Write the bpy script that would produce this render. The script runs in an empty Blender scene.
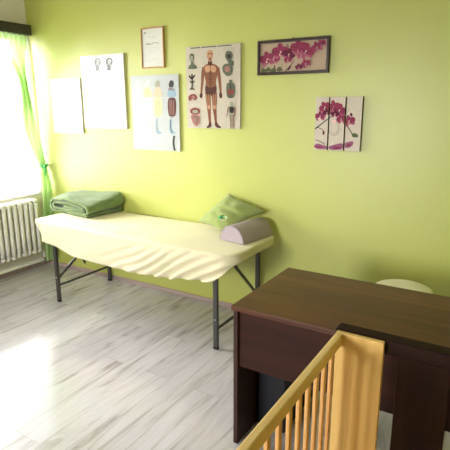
import bpy, bmesh, math, random
from mathutils import Vector, Matrix, noise
C = bpy.context.scene.collection
SC = bpy.context.scene
random.seed(7)

# ------------------------------------------------------------------ camera
cam_d = bpy.data.cameras.new('camera'); cam = bpy.data.objects.new('camera', cam_d); C.objects.link(cam)
cam_d.sensor_width = 36; cam_d.lens = 36 * 478 / 450; cam_d.clip_start = .02
R_ = Vector((.85076379, .5255384, -.0032204)); U_ = Vector((-.12269907, .20458133, .97112894)); F_ = Vector((-.51102438, .8258062, -.23853346))
m = Matrix((( R_.x, U_.x, -F_.x, 0), (R_.y, U_.y, -F_.y, 0), (R_.z, U_.z, -F_.z, 1.652), (0, 0, 0, 1)))
cam.matrix_world = m
SC.camera = cam

# ------------------------------------------------------------------ world, daylight
W = bpy.data.worlds.new('daylight'); SC.world = W; W.use_nodes = True
bg = W.node_tree.nodes['Background']
bg.inputs[1].default_value = 36.0
_n, _l = W.node_tree.nodes, W.node_tree.links            # bright overcast sky above a darker ground
_tc = _n.new('ShaderNodeTexCoord'); _sx = _n.new('ShaderNodeSeparateXYZ'); _rp = _n.new('ShaderNodeValToRGB')
_l.new(_tc.outputs['Generated'], _sx.inputs[0]); _mr = _n.new('ShaderNodeMapRange'); _mr.inputs[1].default_value = -1
_l.new(_sx.outputs[2], _mr.inputs[0]); _l.new(_mr.outputs[0], _rp.inputs[0]); _l.new(_rp.outputs[0], bg.inputs[0])
_rp.color_ramp.elements[0].position = .40; _rp.color_ramp.elements[0].color = (.20, .20, .19, 1)
_rp.color_ramp.elements[1].position = .52; _rp.color_ramp.elements[1].color = (.97, .98, 1, 1)
def portal(loc, rot, sx, sy):
    l = bpy.data.lights.new('window_portal', 'AREA'); l.shape = 'RECTANGLE'; l.size = sx; l.size_y = sy
    l.cycles.is_portal = True
    o = bpy.data.objects.new('window_portal', l); C.objects.link(o); o.location = loc; o.rotation_euler = rot
WX, YW, XR, YF, ZC = -4.28, 3.24, 1.45, -1.9, 2.78         # window wall, back wall, right wall, front wall, ceiling
WY0, WY1, WZ0, WZ1 = 1.32, 3.205, .78, 2.36                 # window in the window wall
VX0, VX1, VZ0, VZ1 = -2.7, -1.45, .95, 2.05                    # unseen window added behind the camera for fill light
portal((WX - .02, (WY0 + WY1) / 2, (WZ0 + WZ1) / 2), (0, -math.pi / 2, 0), WZ1 - WZ0, WY1 - WY0)
portal(((VX0 + VX1) / 2, YF - .02, (VZ0 + VZ1) / 2), (math.pi / 2, 0, 0), VX1 - VX0, VZ1 - VZ0)
vs = SC.view_settings
vs.view_transform = 'Standard'; vs.look = 'None'; vs.gamma = 1; vs.use_curve_mapping = False
vs.exposure = 0.30

# ------------------------------------------------------------------ materials
def s2l(c):
    return tuple(((v / 255) / 12.92 if v / 255 <= .04045 else ((v / 255 + .055) / 1.055) ** 2.4) for v in c)
def mat(name, rgb, rough=.6, spec=.5, metal=0, var=.06, scale=(8, 8, 8), bump=0, bscale=60, sheen=0, trans=0):
    """procedural principled material: noise-varied base colour, optional bump"""
    M = bpy.data.materials.new(name); M.use_nodes = True
    nt = M.node_tree; N = nt.nodes; L = nt.links; P = N['Principled BSDF']
    c = s2l(rgb)
    tc = N.new('ShaderNodeTexCoord'); mp = N.new('ShaderNodeMapping'); mp.inputs['Scale'].default_value = scale
    L.new(tc.outputs['Object'], mp.inputs[0])
    nz = N.new('ShaderNodeTexNoise'); nz.inputs['Scale'].default_value = 1; nz.inputs['Detail'].default_value = 5
    L.new(mp.outputs[0], nz.inputs['Vector'])
    rp = N.new('ShaderNodeValToRGB')
    rp.color_ramp.elements[0].position = .3; rp.color_ramp.elements[1].position = .7
    rp.color_ramp.elements[0].color = tuple(min(1, v * (1 - var)) for v in c) + (1,)
    rp.color_ramp.elements[1].color = tuple(min(1, v * (1 + var)) for v in c) + (1,)
    L.new(nz.outputs[0], rp.inputs[0]); L.new(rp.outputs[0], P.inputs['Base Color'])
    P.inputs['Roughness'].default_value = rough; P.inputs['Specular IOR Level'].default_value = spec; P.inputs['Metallic'].default_value = metal
    if sheen: P.inputs['Sheen Weight'].default_value = sheen
    if bump:
        b = N.new('ShaderNodeBump'); b.inputs['Strength'].default_value = bump; b.inputs['Distance'].default_value = .004
        n2 = N.new('ShaderNodeTexNoise'); n2.inputs['Scale'].default_value = bscale; n2.inputs['Detail'].default_value = 4
        L.new(tc.outputs['Object'], n2.inputs['Vector']); L.new(n2.outputs[0], b.inputs['Height']); L.new(b.outputs[0], P.inputs['Normal'])
    return M
def wood(name, dark, light, rough, axis, freq=14, stretch=.8, spec=.5):
    """wood grain running along axis (0 x, 1 y, 2 z)"""
    M = bpy.data.materials.new(name); M.use_nodes = True
    nt = M.node_tree; N = nt.nodes; L = nt.links; P = N['Principled BSDF']
    tc = N.new('ShaderNodeTexCoord'); mp = N.new('ShaderNodeMapping')
    sc = [freq, freq, freq]; sc[axis] = stretch; mp.inputs['Scale'].default_value = sc
    L.new(tc.outputs['Object'], mp.inputs[0])
    n1 = N.new('ShaderNodeTexNoise'); n1.inputs['Scale'].default_value = 1; n1.inputs['Detail'].default_value = 8; n1.inputs['Distortion'].default_value = .6
    L.new(mp.outputs[0], n1.inputs['Vector'])
    rp = N.new('ShaderNodeValToRGB'); rp.color_ramp.elements[0].position = .32; rp.color_ramp.elements[1].position = .68
    rp.color_ramp.elements[0].color = s2l(dark) + (1,); rp.color_ramp.elements[1].color = s2l(light) + (1,)
    L.new(n1.outputs[0], rp.inputs[0]); L.new(rp.outputs[0], P.inputs['Base Color'])
    P.inputs['Roughness'].default_value = rough; P.inputs['Specular IOR Level'].default_value = spec
    return M
def floor_mat():
    M = bpy.data.materials.new('whitewashed_laminate'); M.use_nodes = True
    nt = M.node_tree; N = nt.nodes; L = nt.links; P = N['Principled BSDF']
    tc = N.new('ShaderNodeTexCoord')
    sx = N.new('ShaderNodeSeparateXYZ'); cx = N.new('ShaderNodeCombineXYZ')
    L.new(tc.outputs['Object'], sx.inputs[0]); L.new(sx.outputs[1], cx.inputs[0]); L.new(sx.outputs[0], cx.inputs[1])
    br = N.new('ShaderNodeTexBrick'); br.inputs['Scale'].default_value = 1
    br.inputs['Brick Width'].default_value = 1.28; br.inputs['Row Height'].default_value = .19
    br.inputs['Mortar Size'].default_value = .0016; br.inputs['Mortar Smooth'].default_value = .2
    br.inputs['Color1'].default_value = (0, 0, 0, 1); br.inputs['Color2'].default_value = (1, 1, 1, 1); br.inputs['Mortar'].default_value = (.5, .5, .5, 1)
    br.offset = .37; br.offset_frequency = 2
    L.new(cx.outputs[0], br.inputs['Vector'])
    # each plank shifts the grain pattern
    ad = N.new('ShaderNodeVectorMath'); ad.operation = 'MULTIPLY_ADD'; ad.inputs[1].default_value = (7, 5, 3)
    L.new(br.outputs['Color'], ad.inputs[0]); L.new(tc.outputs['Object'], ad.inputs[2])
    mp = N.new('ShaderNodeMapping'); mp.inputs['Scale'].default_value = (15, 1.5, 1); L.new(ad.outputs[0], mp.inputs[0])
    n1 = N.new('ShaderNodeTexNoise'); n1.inputs['Scale'].default_value = 1; n1.inputs['Detail'].default_value = 7; n1.inputs['Roughness'].default_value = .62; n1.inputs['Distortion'].default_value = 1.1
    L.new(mp.outputs[0], n1.inputs['Vector'])
    rp = N.new('ShaderNodeValToRGB'); e = rp.color_ramp.elements
    e[0].position = .30; e[0].color = s2l((152, 143, 142)) + (1,)
    e[1].position = .62; e[1].color = s2l((203, 198, 203)) + (1,)
    k = e.new(.40); k.color = s2l((177, 170, 171)) + (1,)
    k = e.new(.47); k.color = s2l((194, 189, 193)) + (1,)
    L.new(n1.outputs[0], rp.inputs[0])
    hs = N.new('ShaderNodeHueSaturation'); L.new(rp.outputs[0], hs.inputs['Color'])
    mr = N.new('ShaderNodeMapRange'); mr.inputs[3].default_value = .93; mr.inputs[4].default_value = 1.05
    L.new(br.outputs['Color'], mr.inputs[0]); L.new(mr.outputs[0], hs.inputs['Value'])
    mx = N.new('ShaderNodeMix'); mx.data_type = 'RGBA'; mx.inputs['B'].default_value = s2l((130, 118, 110)) + (1,)
    ml = N.new('ShaderNodeMath'); ml.operation = 'MULTIPLY'; ml.inputs[1].default_value = .3
    L.new(br.outputs['Fac'], ml.inputs[0]); L.new(ml.outputs[0], mx.inputs['Factor']); L.new(hs.outputs[0], mx.inputs['A'])
    L.new(mx.outputs['Result'], P.inputs['Base Color'])
    P.inputs['Roughness'].default_value = .13; P.inputs['Specular IOR Level'].default_value = .9
    return M
def glass_mat():
    M = bpy.data.materials.new('window_glass'); M.use_nodes = True
    nt = M.node_tree; N = nt.nodes; L = nt.links; N.remove(N['Principled BSDF'])
    t = N.new('ShaderNodeBsdfTransparent'); g = N.new('ShaderNodeBsdfGlossy'); g.inputs['Roughness'].default_value = .02
    fr = N.new('ShaderNodeFresnel'); fr.inputs[0].default_value = 1.45; mx = N.new('ShaderNodeMixShader')
    L.new(fr.outputs[0], mx.inputs[0]); L.new(t.outputs[0], mx.inputs[1]); L.new(g.outputs[0], mx.inputs[2]); L.new(mx.outputs[0], N['Material Output'].inputs[0])
    return M
def sheer_mat(name, rgb, see=.25):
    M = bpy.data.materials.new(name); M.use_nodes = True
    nt = M.node_tree; N = nt.nodes; L = nt.links; N.remove(N['Principled BSDF'])
    tc = N.new('ShaderNodeTexCoord'); nz = N.new('ShaderNodeTexNoise'); nz.inputs['Scale'].default_value = 30; L.new(tc.outputs['Object'], nz.inputs['Vector'])
    rp = N.new('ShaderNodeValToRGB'); c = s2l(rgb)
    rp.color_ramp.elements[0].color = tuple(v * .93 for v in c) + (1,); rp.color_ramp.elements[1].color = tuple(min(1, v * 1.05) for v in c) + (1,)
    L.new(nz.outputs[0], rp.inputs[0])
    d = N.new('ShaderNodeBsdfDiffuse'); t = N.new('ShaderNodeBsdfTranslucent'); p = N.new('ShaderNodeBsdfTransparent')
    L.new(rp.outputs[0], d.inputs[0]); L.new(rp.outputs[0], t.inputs[0]); L.new(rp.outputs[0], p.inputs[0])
    a = N.new('ShaderNodeMixShader'); a.inputs[0].default_value = .4; L.new(d.outputs[0], a.inputs[1]); L.new(t.outputs[0], a.inputs[2])
    b = N.new('ShaderNodeMixShader'); b.inputs[0].default_value = see; L.new(a.outputs[0], b.inputs[1]); L.new(p.outputs[0], b.inputs[2])
    L.new(b.outputs[0], N['Material Output'].inputs[0])
    return M

M_wall = mat('lime_wall_paint', (188, 193, 94), .42, .9, var=.02, scale=(2, 2, 2), bump=.15, bscale=140)
M_white_wall = mat('cream_wall_paint', (238, 232, 216), .85, .2, var=.02, scale=(2, 2, 2), bump=.1, bscale=120)
M_ceil = mat('white_ceiling_paint', (238, 236, 228), .9, .2, var=.01)
M_floor = floor_mat()
M_base = wood('mauve_skirting', (160, 138, 132), (188, 168, 160), .4, 0, 20, 1.2)
M_frame = mat('white_window_paint', (240, 240, 236), .35, .5, var=.01)
M_glass = glass_mat()
M_pelmet = wood('black_brown_pelmet', (44, 40, 34), (58, 53, 45), .5, 1, 30, 1)
M_green_sheer = sheer_mat('lime_sheer', (206, 230, 170), .16)
M_net = sheer_mat('white_net', (244, 244, 240), .55)
M_tie = mat('green_tieback', (70, 170, 80), .6)
M_rad = mat('cream_radiator_enamel', (238, 236, 226), .35, .5, var=.02)
M_brass = mat('aged_valve_metal', (150, 140, 110), .4, .5, metal=.7)
M_sheet = mat('pale_yellow_sheet', (226, 217, 182), .8, .25, var=.015, bump=.12, bscale=300, sheen=.1)
M_leg = mat('graphite_metal', (74, 73, 70), .45, .5, metal=.3, var=.05)
M_bolt = mat('bolt_steel', (200, 200, 195), .3, .5, metal=.9)
M_rubber = mat('black_rubber', (30, 30, 30), .8, .3)
M_pad = mat('cream_vinyl', (215, 205, 160), .5)
M_fleece = mat('sage_fleece', (106, 128, 74), .95, .1, var=.14, scale=(14, 14, 14), bump=.9, bscale=170, sheen=.4)
M_pillow = mat('sage_cotton', (148, 160, 94), .9, .15, var=.07, scale=(10, 10, 10), bump=.4, bscale=220, sheen=.2)
M_emb_d = mat('emblem_dark_green', (20, 92, 40), .7)
M_emb_l = mat('emblem_light_green', (84, 200, 96), .7)
M_emb_w = mat('emblem_pale_patch', (196, 206, 170), .8)
M_bolster = mat('lilac_grey_vinyl', (170, 156, 162), .55, .35, var=.03, bump=.12, bscale=260)
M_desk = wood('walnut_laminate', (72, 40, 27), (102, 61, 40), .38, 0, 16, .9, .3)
M_deskf = wood('walnut_laminate_front_shaded', (46, 24, 17), (64, 34, 24), .55, 0, 16, .9, .2)  # front panel copy of the laminate, darkened: shade put into its colour
M_desks = wood('walnut_laminate_side_shaded', (46, 25, 18), (64, 36, 26), .5, 2, 16, .9, .4)  # side panels, under-desk shade put into a darker laminate colour
M_pine_y = wood('varnished_beech_rail', (228, 190, 118), (242, 210, 144), .35, 1, 24, 1.5)
M_pine_z = wood('varnished_beech', (222, 180, 102), (236, 198, 122), .38, 2, 20, 1.2)
M_pine_bar = wood('varnished_beech_bar', (214, 150, 86), (236, 186, 116), .3, 2, 40, 2)
M_cotd = wood('dark_walnut_stain', (34, 18, 12), (46, 26, 17), .6, 2, 22, 1.5, .15)
M_cotdx = wood('dark_walnut_stain_cap', (34, 18, 12), (44, 25, 17), .65, 0, 22, 1.5, .15)
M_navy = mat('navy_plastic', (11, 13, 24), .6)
M_stool = mat('ivory_vinyl', (236, 230, 206), .5, .4, var=.02)
M_chrome = mat('chrome', (210, 210, 208), .15, .5, metal=1, var=.02)
M_mattress = mat('mattress_cover', (236, 232, 220), .9)

# ------------------------------------------------------------------ mesh helpers
def box(bm, x0, x1, y0, y1, z0, z1, mi=0):
    v = [bm.verts.new(p) for p in ((x0, y0, z0), (x1, y0, z0), (x1, y1, z0), (x0, y1, z0), (x0, y0, z1), (x1, y0, z1), (x1, y1, z1), (x0, y1, z1))]
    for f in ((0, 3, 2, 1), (4, 5, 6, 7), (0, 1, 5, 4), (1, 2, 6, 5), (2, 3, 7, 6), (3, 0, 4, 7)):
        bm.faces.new([v[i] for i in f]).material_index = mi
    return v
def bar(bm, a, b, w, d, hint=Vector((0, 1, 0))):
    """rectangular bar from a to b, width w across hint, depth d along hint"""
    a = Vector(a); b = Vector(b); t = (b - a).normalized(); s = t.cross(hint).normalized(); n = s.cross(t).normalized()
    vs_ = []
    for p in (a, b):
        for i, j in ((-1, -1), (1, -1), (1, 1), (-1, 1)): vs_.append(bm.verts.new(p + s * (i * w / 2) + n * (j * d / 2)))
    for f in ((3, 2, 1, 0), (4, 5, 6, 7), (0, 1, 5, 4), (1, 2, 6, 5), (2, 3, 7, 6), (3, 0, 4, 7)): bm.faces.new([vs_[i] for i in f])
def tube(bm, pts, r, n=12, cap=True):
    pts = [Vector(p) for p in pts]; rings = []
    for i, p in enumerate(pts):
        t = (pts[min(i + 1, len(pts) - 1)] - pts[max(i - 1, 0)]).normalized()
        h = Vector((0, 0, 1)) if abs(t.z) < .9 else Vector((1, 0, 0))
        s = t.cross(h).normalized(); u = s.cross(t).normalized()
        rr = r[i] if isinstance(r, (list, tuple)) else r
        rings.append([bm.verts.new(p + s * (rr * math.cos(2 * math.pi * k / n)) + u * (rr * math.sin(2 * math.pi * k / n))) for k in range(n)])
    for a, b in zip(rings, rings[1:]):
        for k in range(n): bm.faces.new((a[k], a[(k + 1) % n], b[(k + 1) % n], b[k]))
    if cap: bm.faces.new(rings[0][::-1]); bm.faces.new(rings[-1])
def lathe(bm, prof, cx, cy, n=40):
    rings = []
    for r, z in prof: rings.append([bm.verts.new((cx + r * math.cos(2 * math.pi * k / n), cy + r * math.sin(2 * math.pi * k / n), z)) for k in range(n)])
    for a, b in zip(rings, rings[1:]):
        for k in range(n): bm.faces.new((a[k], a[(k + 1) % n], b[(k + 1) % n], b[k]))
    bm.faces.new(rings[0][::-1]); bm.faces.new(rings[-1])
def obj(name, bm, mats, parent=None, smooth=False, bevel=0, seg=2, sub=0, angle=40):
    bmesh.ops.recalc_face_normals(bm, faces=bm.faces[:])
    if parent is not None: bmesh.ops.translate(bm, verts=bm.verts[:], vec=-world_loc(parent))
    me = bpy.data.meshes.new(name); bm.to_mesh(me); bm.free()
    for mm in (mats if isinstance(mats, (list, tuple)) else [mats]): me.materials.append(mm)
    o = bpy.data.objects.new(name, me); C.objects.link(o)
    if parent is not None: o.parent = parent
    if smooth:
        for p in me.polygons: p.use_smooth = True
    if bevel:
        b = o.modifiers.new('bevel', 'BEVEL'); b.width = bevel; b.segments = seg; b.limit_method = 'ANGLE'; b.angle_limit = math.radians(angle)
    if sub:
        s = o.modifiers.new('subsurf', 'SUBSURF'); s.levels = sub; s.render_levels = sub
    return o
def world_loc(o):
    v = Vector(o.location)
    while o.parent is not None: o = o.parent; v = v + Vector(o.location)
    return v
def thing(name, label, cat, loc, group=None):
    o = bpy.data.objects.new(name, None); o.empty_display_size = .05; C.objects.link(o); o.location = loc
    o['label'] = label; o['category'] = cat
    if group: o['group'] = group
    return o
def tag(o, label, cat, group=None):
    o['label'] = label; o['category'] = cat
    if group: o['group'] = group
    return o
def struct(name, bm, m_, label, cat, **k):
    o = obj(name, bm, m_, **k); o['kind'] = 'structure'; o['label'] = label; o['category'] = cat
    return o
def lerp_table(t, x):
    if x <= t[0][0]: return t[0][1]
    for (a, va), (b, vb) in zip(t, t[1:]):
        if x <= b:
            k = (x - a) / (b - a); k = k * k * (3 - 2 * k) if False else k
            return va + (vb - va) * k
    return t[-1][1]

# ------------------------------------------------------------------ room shell
T = .22
bm = bmesh.new(); box(bm, WX - T, XR + T, YF - T, YW + T, -.1, 0)
struct('floor', bm, M_floor, 'whitewashed grey wood laminate floor', 'floor')
bm = bmesh.new(); box(bm, WX - T, XR + T, YF - T, YW + T, ZC, ZC + .1)
struct('ceiling', bm, M_ceil, 'white ceiling', 'ceiling')
bm = bmesh.new(); box(bm, WX - T, XR + T, YW, YW + T, 0, ZC)
struct('wall_back', bm, M_wall, 'lime green wall hung with posters', 'wall')
bm = bmesh.new(); box(bm, XR, XR + T, YF, YW, 0, ZC)
struct('wall_right', bm, M_wall, 'lime green wall beyond the desk', 'wall')
bm = bmesh.new()
box(bm, WX - T, WX, YF, WY0, 0, ZC); box(bm, WX - T, WX, WY1, YW, 0, ZC); box(bm, WX - T, WX, WY0, WY1, 0, WZ0); box(bm, WX - T, WX, WY0, WY1, WZ1, ZC)
struct('wall_left', bm, M_white_wall, 'cream painted wall around the bright window', 'wall')
bm = bmesh.new()
box(bm, WX - T, VX0, YF - T, YF, 0, ZC); box(bm, VX1, XR + T, YF - T, YF, 0, ZC); box(bm, VX0, VX1, YF - T, YF, 0, VZ0); box(bm, VX0, VX1, YF - T, YF, VZ1, ZC)
struct('wall_front', bm, M_white_wall, 'cream wall behind the viewer', 'wall')
bm = bmesh.new(); box(bm, WX, XR, YW - .014, YW, 0, .042)
struct('baseboard_back', bm, M_base, 'thin mauve skirting strip along the lime wall', 'baseboard', bevel=.004)
bm = bmesh.new(); box(bm, WX, WX + .014, YF, YW - .014, 0, .042)
struct('baseboard_left', bm, M_base, 'thin mauve skirting strip under the window', 'baseboard', bevel=.004)
# windows
def window(name, label, a0, a1, z0, z1, plane, horizontal_axis, sill=True):
    def bx(bm, p0, p1, q0, q1, d0, d1):
        if horizontal_axis == 1: box(bm, plane + d0, plane + d1, p0, p1, q0, q1)
        else: box(bm, p0, p1, plane + d0, plane + d1, q0, q1)
    bm = bmesh.new(); f = .05; mid = (a0 + a1) / 2
    bx(bm, a0, a0 + f, z0, z1, -.03, .03); bx(bm, a1 - f, a1, z0, z1, -.03, .03)
    bx(bm, a0 + f, a1 - f, z0, z0 + f, -.03, .03); bx(bm, a0 + f, a1 - f, z1 - f, z1, -.03, .03)
    bx(bm, mid - .04, mid + .04, z0 + f, z1 - f, -.03, .03)
    o = obj(name, bm, M_frame, bevel=.004); o['kind'] = 'structure'; o['label'] = label; o['category'] = 'window'
    for p0, p1 in ((a0 + f, mid - .04), (mid + .04, a1 - f)):
        bm = bmesh.new(); bx(bm, p0, p1, z0 + f, z1 - f, -.003, .003); obj('pane', bm, M_glass, o)
    return o
w1 = window('window_1', 'bright white window above the radiator', WY0, WY1, WZ0, WZ1, WX - .16, 1)
bm = bmesh.new(); box(bm, WX - .12, WX + .015, WY0 + .002, WY1 - .002, WZ0, WZ0 + .022)
s = obj('window_sill', bm, M_frame, w1, bevel=.005)
window('fill_window', 'unseen window added behind the viewer for fill light', VX0, VX1, VZ0, VZ1, YF - .16, 0)  # added fill source, sized to brighten faces turned to the viewer

# ------------------------------------------------------------------ pelmet, curtain, radiator
bm = bmesh.new(); box(bm, WX, WX + .12, .95, 3.2, 2.333, 2.425)
tag(obj('pelmet', bm, M_pelmet, bevel=.003), 'black-brown wooden pelmet box above the window', 'pelmet')

cur = thing('curtain', 'sheer lime green curtain gathered in a knot beside the window', 'curtain', (-4.19, 3.1, 2.33))
LT = [(.10, 3.07), (.20, 3.075), (.55, 3.09), (.80, 3.10), (1.0, 3.13), (1.08, 3.165), (1.20, 3.10), (1.445, 3.025), (1.6, 3.025), (1.75, 3.045), (1.92, 3.03), (2.03, 2.98), (2.10, 2.90), (2.16, 2.80), (2.22, 2.72), (2.33, 2.70)]
RT = [(.10, 3.20), (.30, 3.215), (.60, 3.215), (.90, 3.22), (1.02, 3.215), (1.08, 3.212), (1.16, 3.205), (1.39, 3.18), (1.73, 3.135), (1.965, 3.115), (2.15, 3.13), (2.33, 3.17)]
XT = [(.10, -4.09), (.9, -4.10), (1.08, -4.15), (1.5, -4.18), (2.33, -4.20)]
bm = bmesh.new(); nu, nv = 90, 70; g = []
for j in range(nv + 1):
    z = .10 + (2.332 - .10) * j / nv; a, b, xc = lerp_table(LT, z), lerp_table(RT, z), lerp_table(XT, z)
    wdt = b - a; amp = min(.028, .008 + .09 * wdt * .25); row = []
    for i in range(nu + 1):
        u = i / nu
        x = xc + amp * math.sin(u * 2 * math.pi * 8 + .6 * math.sin(z * 3)) + .006 * math.sin(u * 37 + z * 5)
        zz = z
        row.append(bm.verts.new((x, a + wdt * u + .004 * math.sin(u * 50 + z * 4), zz)))
    g.append(row)
for j in range(nv):
    for i in range(nu): bm.faces.new((g[j][i], g[j][i + 1], g[j + 1][i + 1], g[j + 1][i]))
obj('cloth', bm, M_green_sheer, cur, smooth=True)
bm = bmesh.new()
ring = [(-4.15 + .042 * math.cos(t * math.pi / 9), 3.188 + .034 * math.sin(t * math.pi / 9), 1.08 + .012 * math.sin(t * .7)) for t in range(18)]
tube(bm, ring + ring[:1], .011, 8, False); 
bmesh.ops.create_uvsphere(bm, u_segments=14, v_segments=10, radius=.02, matrix=Matrix.Translation((-4.10, 3.165, 1.085)))
tube(bm, [(-4.10, 3.165, 1.08), (-4.085, 3.15, 1.04), (-4.085, 3.145, .985)], [.009, .012, .005], 8)
obj('tieback', bm, M_tie, cur, smooth=True)['label'] = 'darker green knotted tieback'

# white net added under the pelmet to whiten the window and veil its frame
bm = bmesh.new(); g = []
for j in range(13):
    z = .79 + (2.333 - .79) * j / 12
    g.append([bm.verts.new((WX + .045 + .010 * math.sin(i * .55 + .3 * math.sin(j * .5)), 1.15 + (3.215 - 1.15) * i / 220, z)) for i in range(221)])
for j in range(12):
    for i in range(220): bm.faces.new((g[j][i], g[j][i + 1], g[j + 1][i + 1], g[j + 1][i]))
tag(obj('added_net_curtain', bm, M_net, smooth=True), 'white see-through net added to give the window an even white glow', 'net curtain')

rad = thing('radiator', 'cream ribbed column radiator under the window', 'radiator', (-4.19, 2.3, .1))
sec = None; ys = []
y = 3.03
while y > 1.75: ys.append(y); y -= .060
for k, yc in enumerate(ys):
    if sec is None:
        bm = bmesh.new()
        for xo in (-.052, 0, .052):                     # three columns per section
            prof = [(xo, yc, .235), (xo, yc, .40), (xo, yc, .6), (xo, yc, .725)]
            tube(bm, prof, [.0235, .0225, .0225, .0235], 12)
        for zc in (.225, .735):
            tube(bm, [(-.072, yc, zc), (-.055, yc, zc), (0, yc, zc), (.055, yc, zc), (.072, yc, zc)], [.012, .027, .029, .027, .012], 12)
        for v in bm.verts: v.co.x += -4.185
        tube(bm, [(-4.185, yc - .03, .735), (-4.185, yc + .03, .735)], .014, 10)
        tube(bm, [(-4.185, yc - .03, .225), (-4.185, yc + .03, .225)], .014, 10)
        sec = obj('section', bm, M_rad, rad, smooth=True)
    else:
        c = sec.copy(); c.parent = rad; c.location = (0, yc - ys[0], 0); C.objects.link(c)
bm = bmesh.new()
tube(bm, [(-4.185, 1.2, .095), (-4.185, 2.2, .095), (-4.185, 3.12, .095), (-4.185, 3.14, .095)], .019, 14)
tube(bm, [(-4.185, 3.12, .09), (-4.185, 3.125, .14), (-4.185, 3.11, .20), (-4.185, 3.07, .225)], .013, 12)
obj('pipe', bm, M_rad, rad, smooth=True)
bm = bmesh.new()
tube(bm, [(-4.185, 3.10, .095), (-4.185, 3.15, .095)], .026, 8); tube(bm, [(-4.185, 3.125, .095), (-4.13, 3.125, .095)], .014, 10); tube(bm, [(-4.13, 3.125, .095), (-4.11, 3.125, .095)], .02, 10)
obj('valve', bm, M_brass, rad)
for yb in (2.05, 2.75):
    bm = bmesh.new(); bar(bm, (-4.278, yb, .30), (-4.17, yb, .30), .02, .03, Vector((0, 0, 1))); obj('wall_bracket', bm, M_rad, rad)

# ------------------------------------------------------------------ massage table and sheet
TX0, TX1, TY0, TY1, TZ = -3.565, -1.505, 2.545, 3.205, .712
tab = thing('massage_table', 'folding massage table with dark metal legs against the lime wall', 'massage table', (-2.5, 2.87, 0))
def rrect(x0, x1, y0, y1, r, n=10, ns=60, ne=20):
    r = max(r, .004); pts = []
    def seg(ax, ay, bx_, by_, k): return [(ax + (bx_ - ax) * i / k, ay + (by_ - ay) * i / k) for i in range(k)]
    def arc(cx, cy, a0, k): return [(cx + r * math.cos(a0 + math.pi / 2 * i / k), cy + r * math.sin(a0 + math.pi / 2 * i / k)) for i in range(k)]
    pts += seg(x0 + r, y0, x1 - r, y0, ns * 3); pts += arc(x1 - r, y0 + r, -math.pi / 2, n)
    pts += seg(x1, y0 + r, x1, y1 - r, ne); pts += arc(x1 - r, y1 - r, 0, n)
    pts += seg(x1 - r, y1, x0 + r, y1, ns * 3); pts += arc(x0 + r, y1 - r, math.pi / 2, n)
    pts += seg(x0, y1 - r, x0, y0 + r, ne); pts += arc(x0 + r, y0 + r, math.pi, n)
    return pts
bm = bmesh.new(); rings = []
for ins, z in ((.045, .65), (.032, .655), (.03, .690), (.038, .700)):
    rings.append([bm.verts.new((p[0], p[1], z)) for p in rrect(TX0 + ins, TX1 - ins, TY0 + ins, TY1 - ins, .09, ns=10, ne=4)])
for a, b in zip(rings, rings[1:]):
    for k in range(len(a)): bm.faces.new((a[k], a[(k + 1) % len(a)], b[(k + 1) % len(a)], b[k]))
bm.faces.new(rings[0][::-1]); bm.faces.new(rings[-1])
obj('padded_top', bm, M_pad, tab)
bm = bmesh.new(); box(bm, -3.42, -1.6, 2.60, 2.625, .605, .65); box(bm, -3.42, -1.6, 3.155, 3.18, .605, .65); box(bm, -3.42, -3.395, 2.625, 3.155, .605, .65); box(bm, -1.625, -1.6, 2.625, 3.155, .605, .65)
obj('under_frame', bm, M_pine_y, tab)
for xl in (-3.305, -1.668):
    for yl in (2.572, 3.185):
        bm = bmesh.new(); box(bm, xl - .017, xl + .017, yl - .012, yl + .012, .012, .65); lg = obj('leg', bm, M_leg, tab, bevel=.003)
        bm = bmesh.new(); box(bm, xl - .0175, xl + .0175, yl - .0125, yl + .0125, 0, .02); obj('rubber_foot', bm, M_rubber, lg, bevel=.003)
        bm = bmesh.new(); bmesh.ops.create_uvsphere(bm, u_segments=10, v_segments=8, radius=.006, matrix=Matrix.Translation((xl, yl - .013 if yl < 3 else yl + .013, .225))); obj('bolt', bm, M_bolt, lg, smooth=True)
    bm = bmesh.new(); bar(bm, (xl, 2.58, .15), (xl, 3.18, .15), .014, .018, Vector((0, 0, 1))); obj('crossbar', bm, M_leg, tab, bevel=.002)
# struts within the leg planes
for xl, pts in ((-3.305, (((2.58, .215), (2.95, .445)), )), (-1.668, (((3.15, .23), (2.80, .57)), ))):
    for (ya, za), (yb, zb) in pts:
        bm = bmesh.new(); bar(bm, (xl, ya, za), (xl, yb, zb), .012, .024, Vector((0, 0, 1)))
        obj('strut', bm, M_leg, tab, bevel=.002)
bm = bmesh.new(); bar(bm, (-3.305, 2.95, .445), (-3.305, 2.85, .62), .012, .024, Vector((1, 0, 0))); obj('strut', bm, M_leg, tab)
bm = bmesh.new(); bar(bm, (-3.29, 2.82, .42), (-3.29, 2.875, .27), .012, .018, Vector((1, 0, 0))); obj('latch_arm', bm, M_leg, tab)

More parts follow.
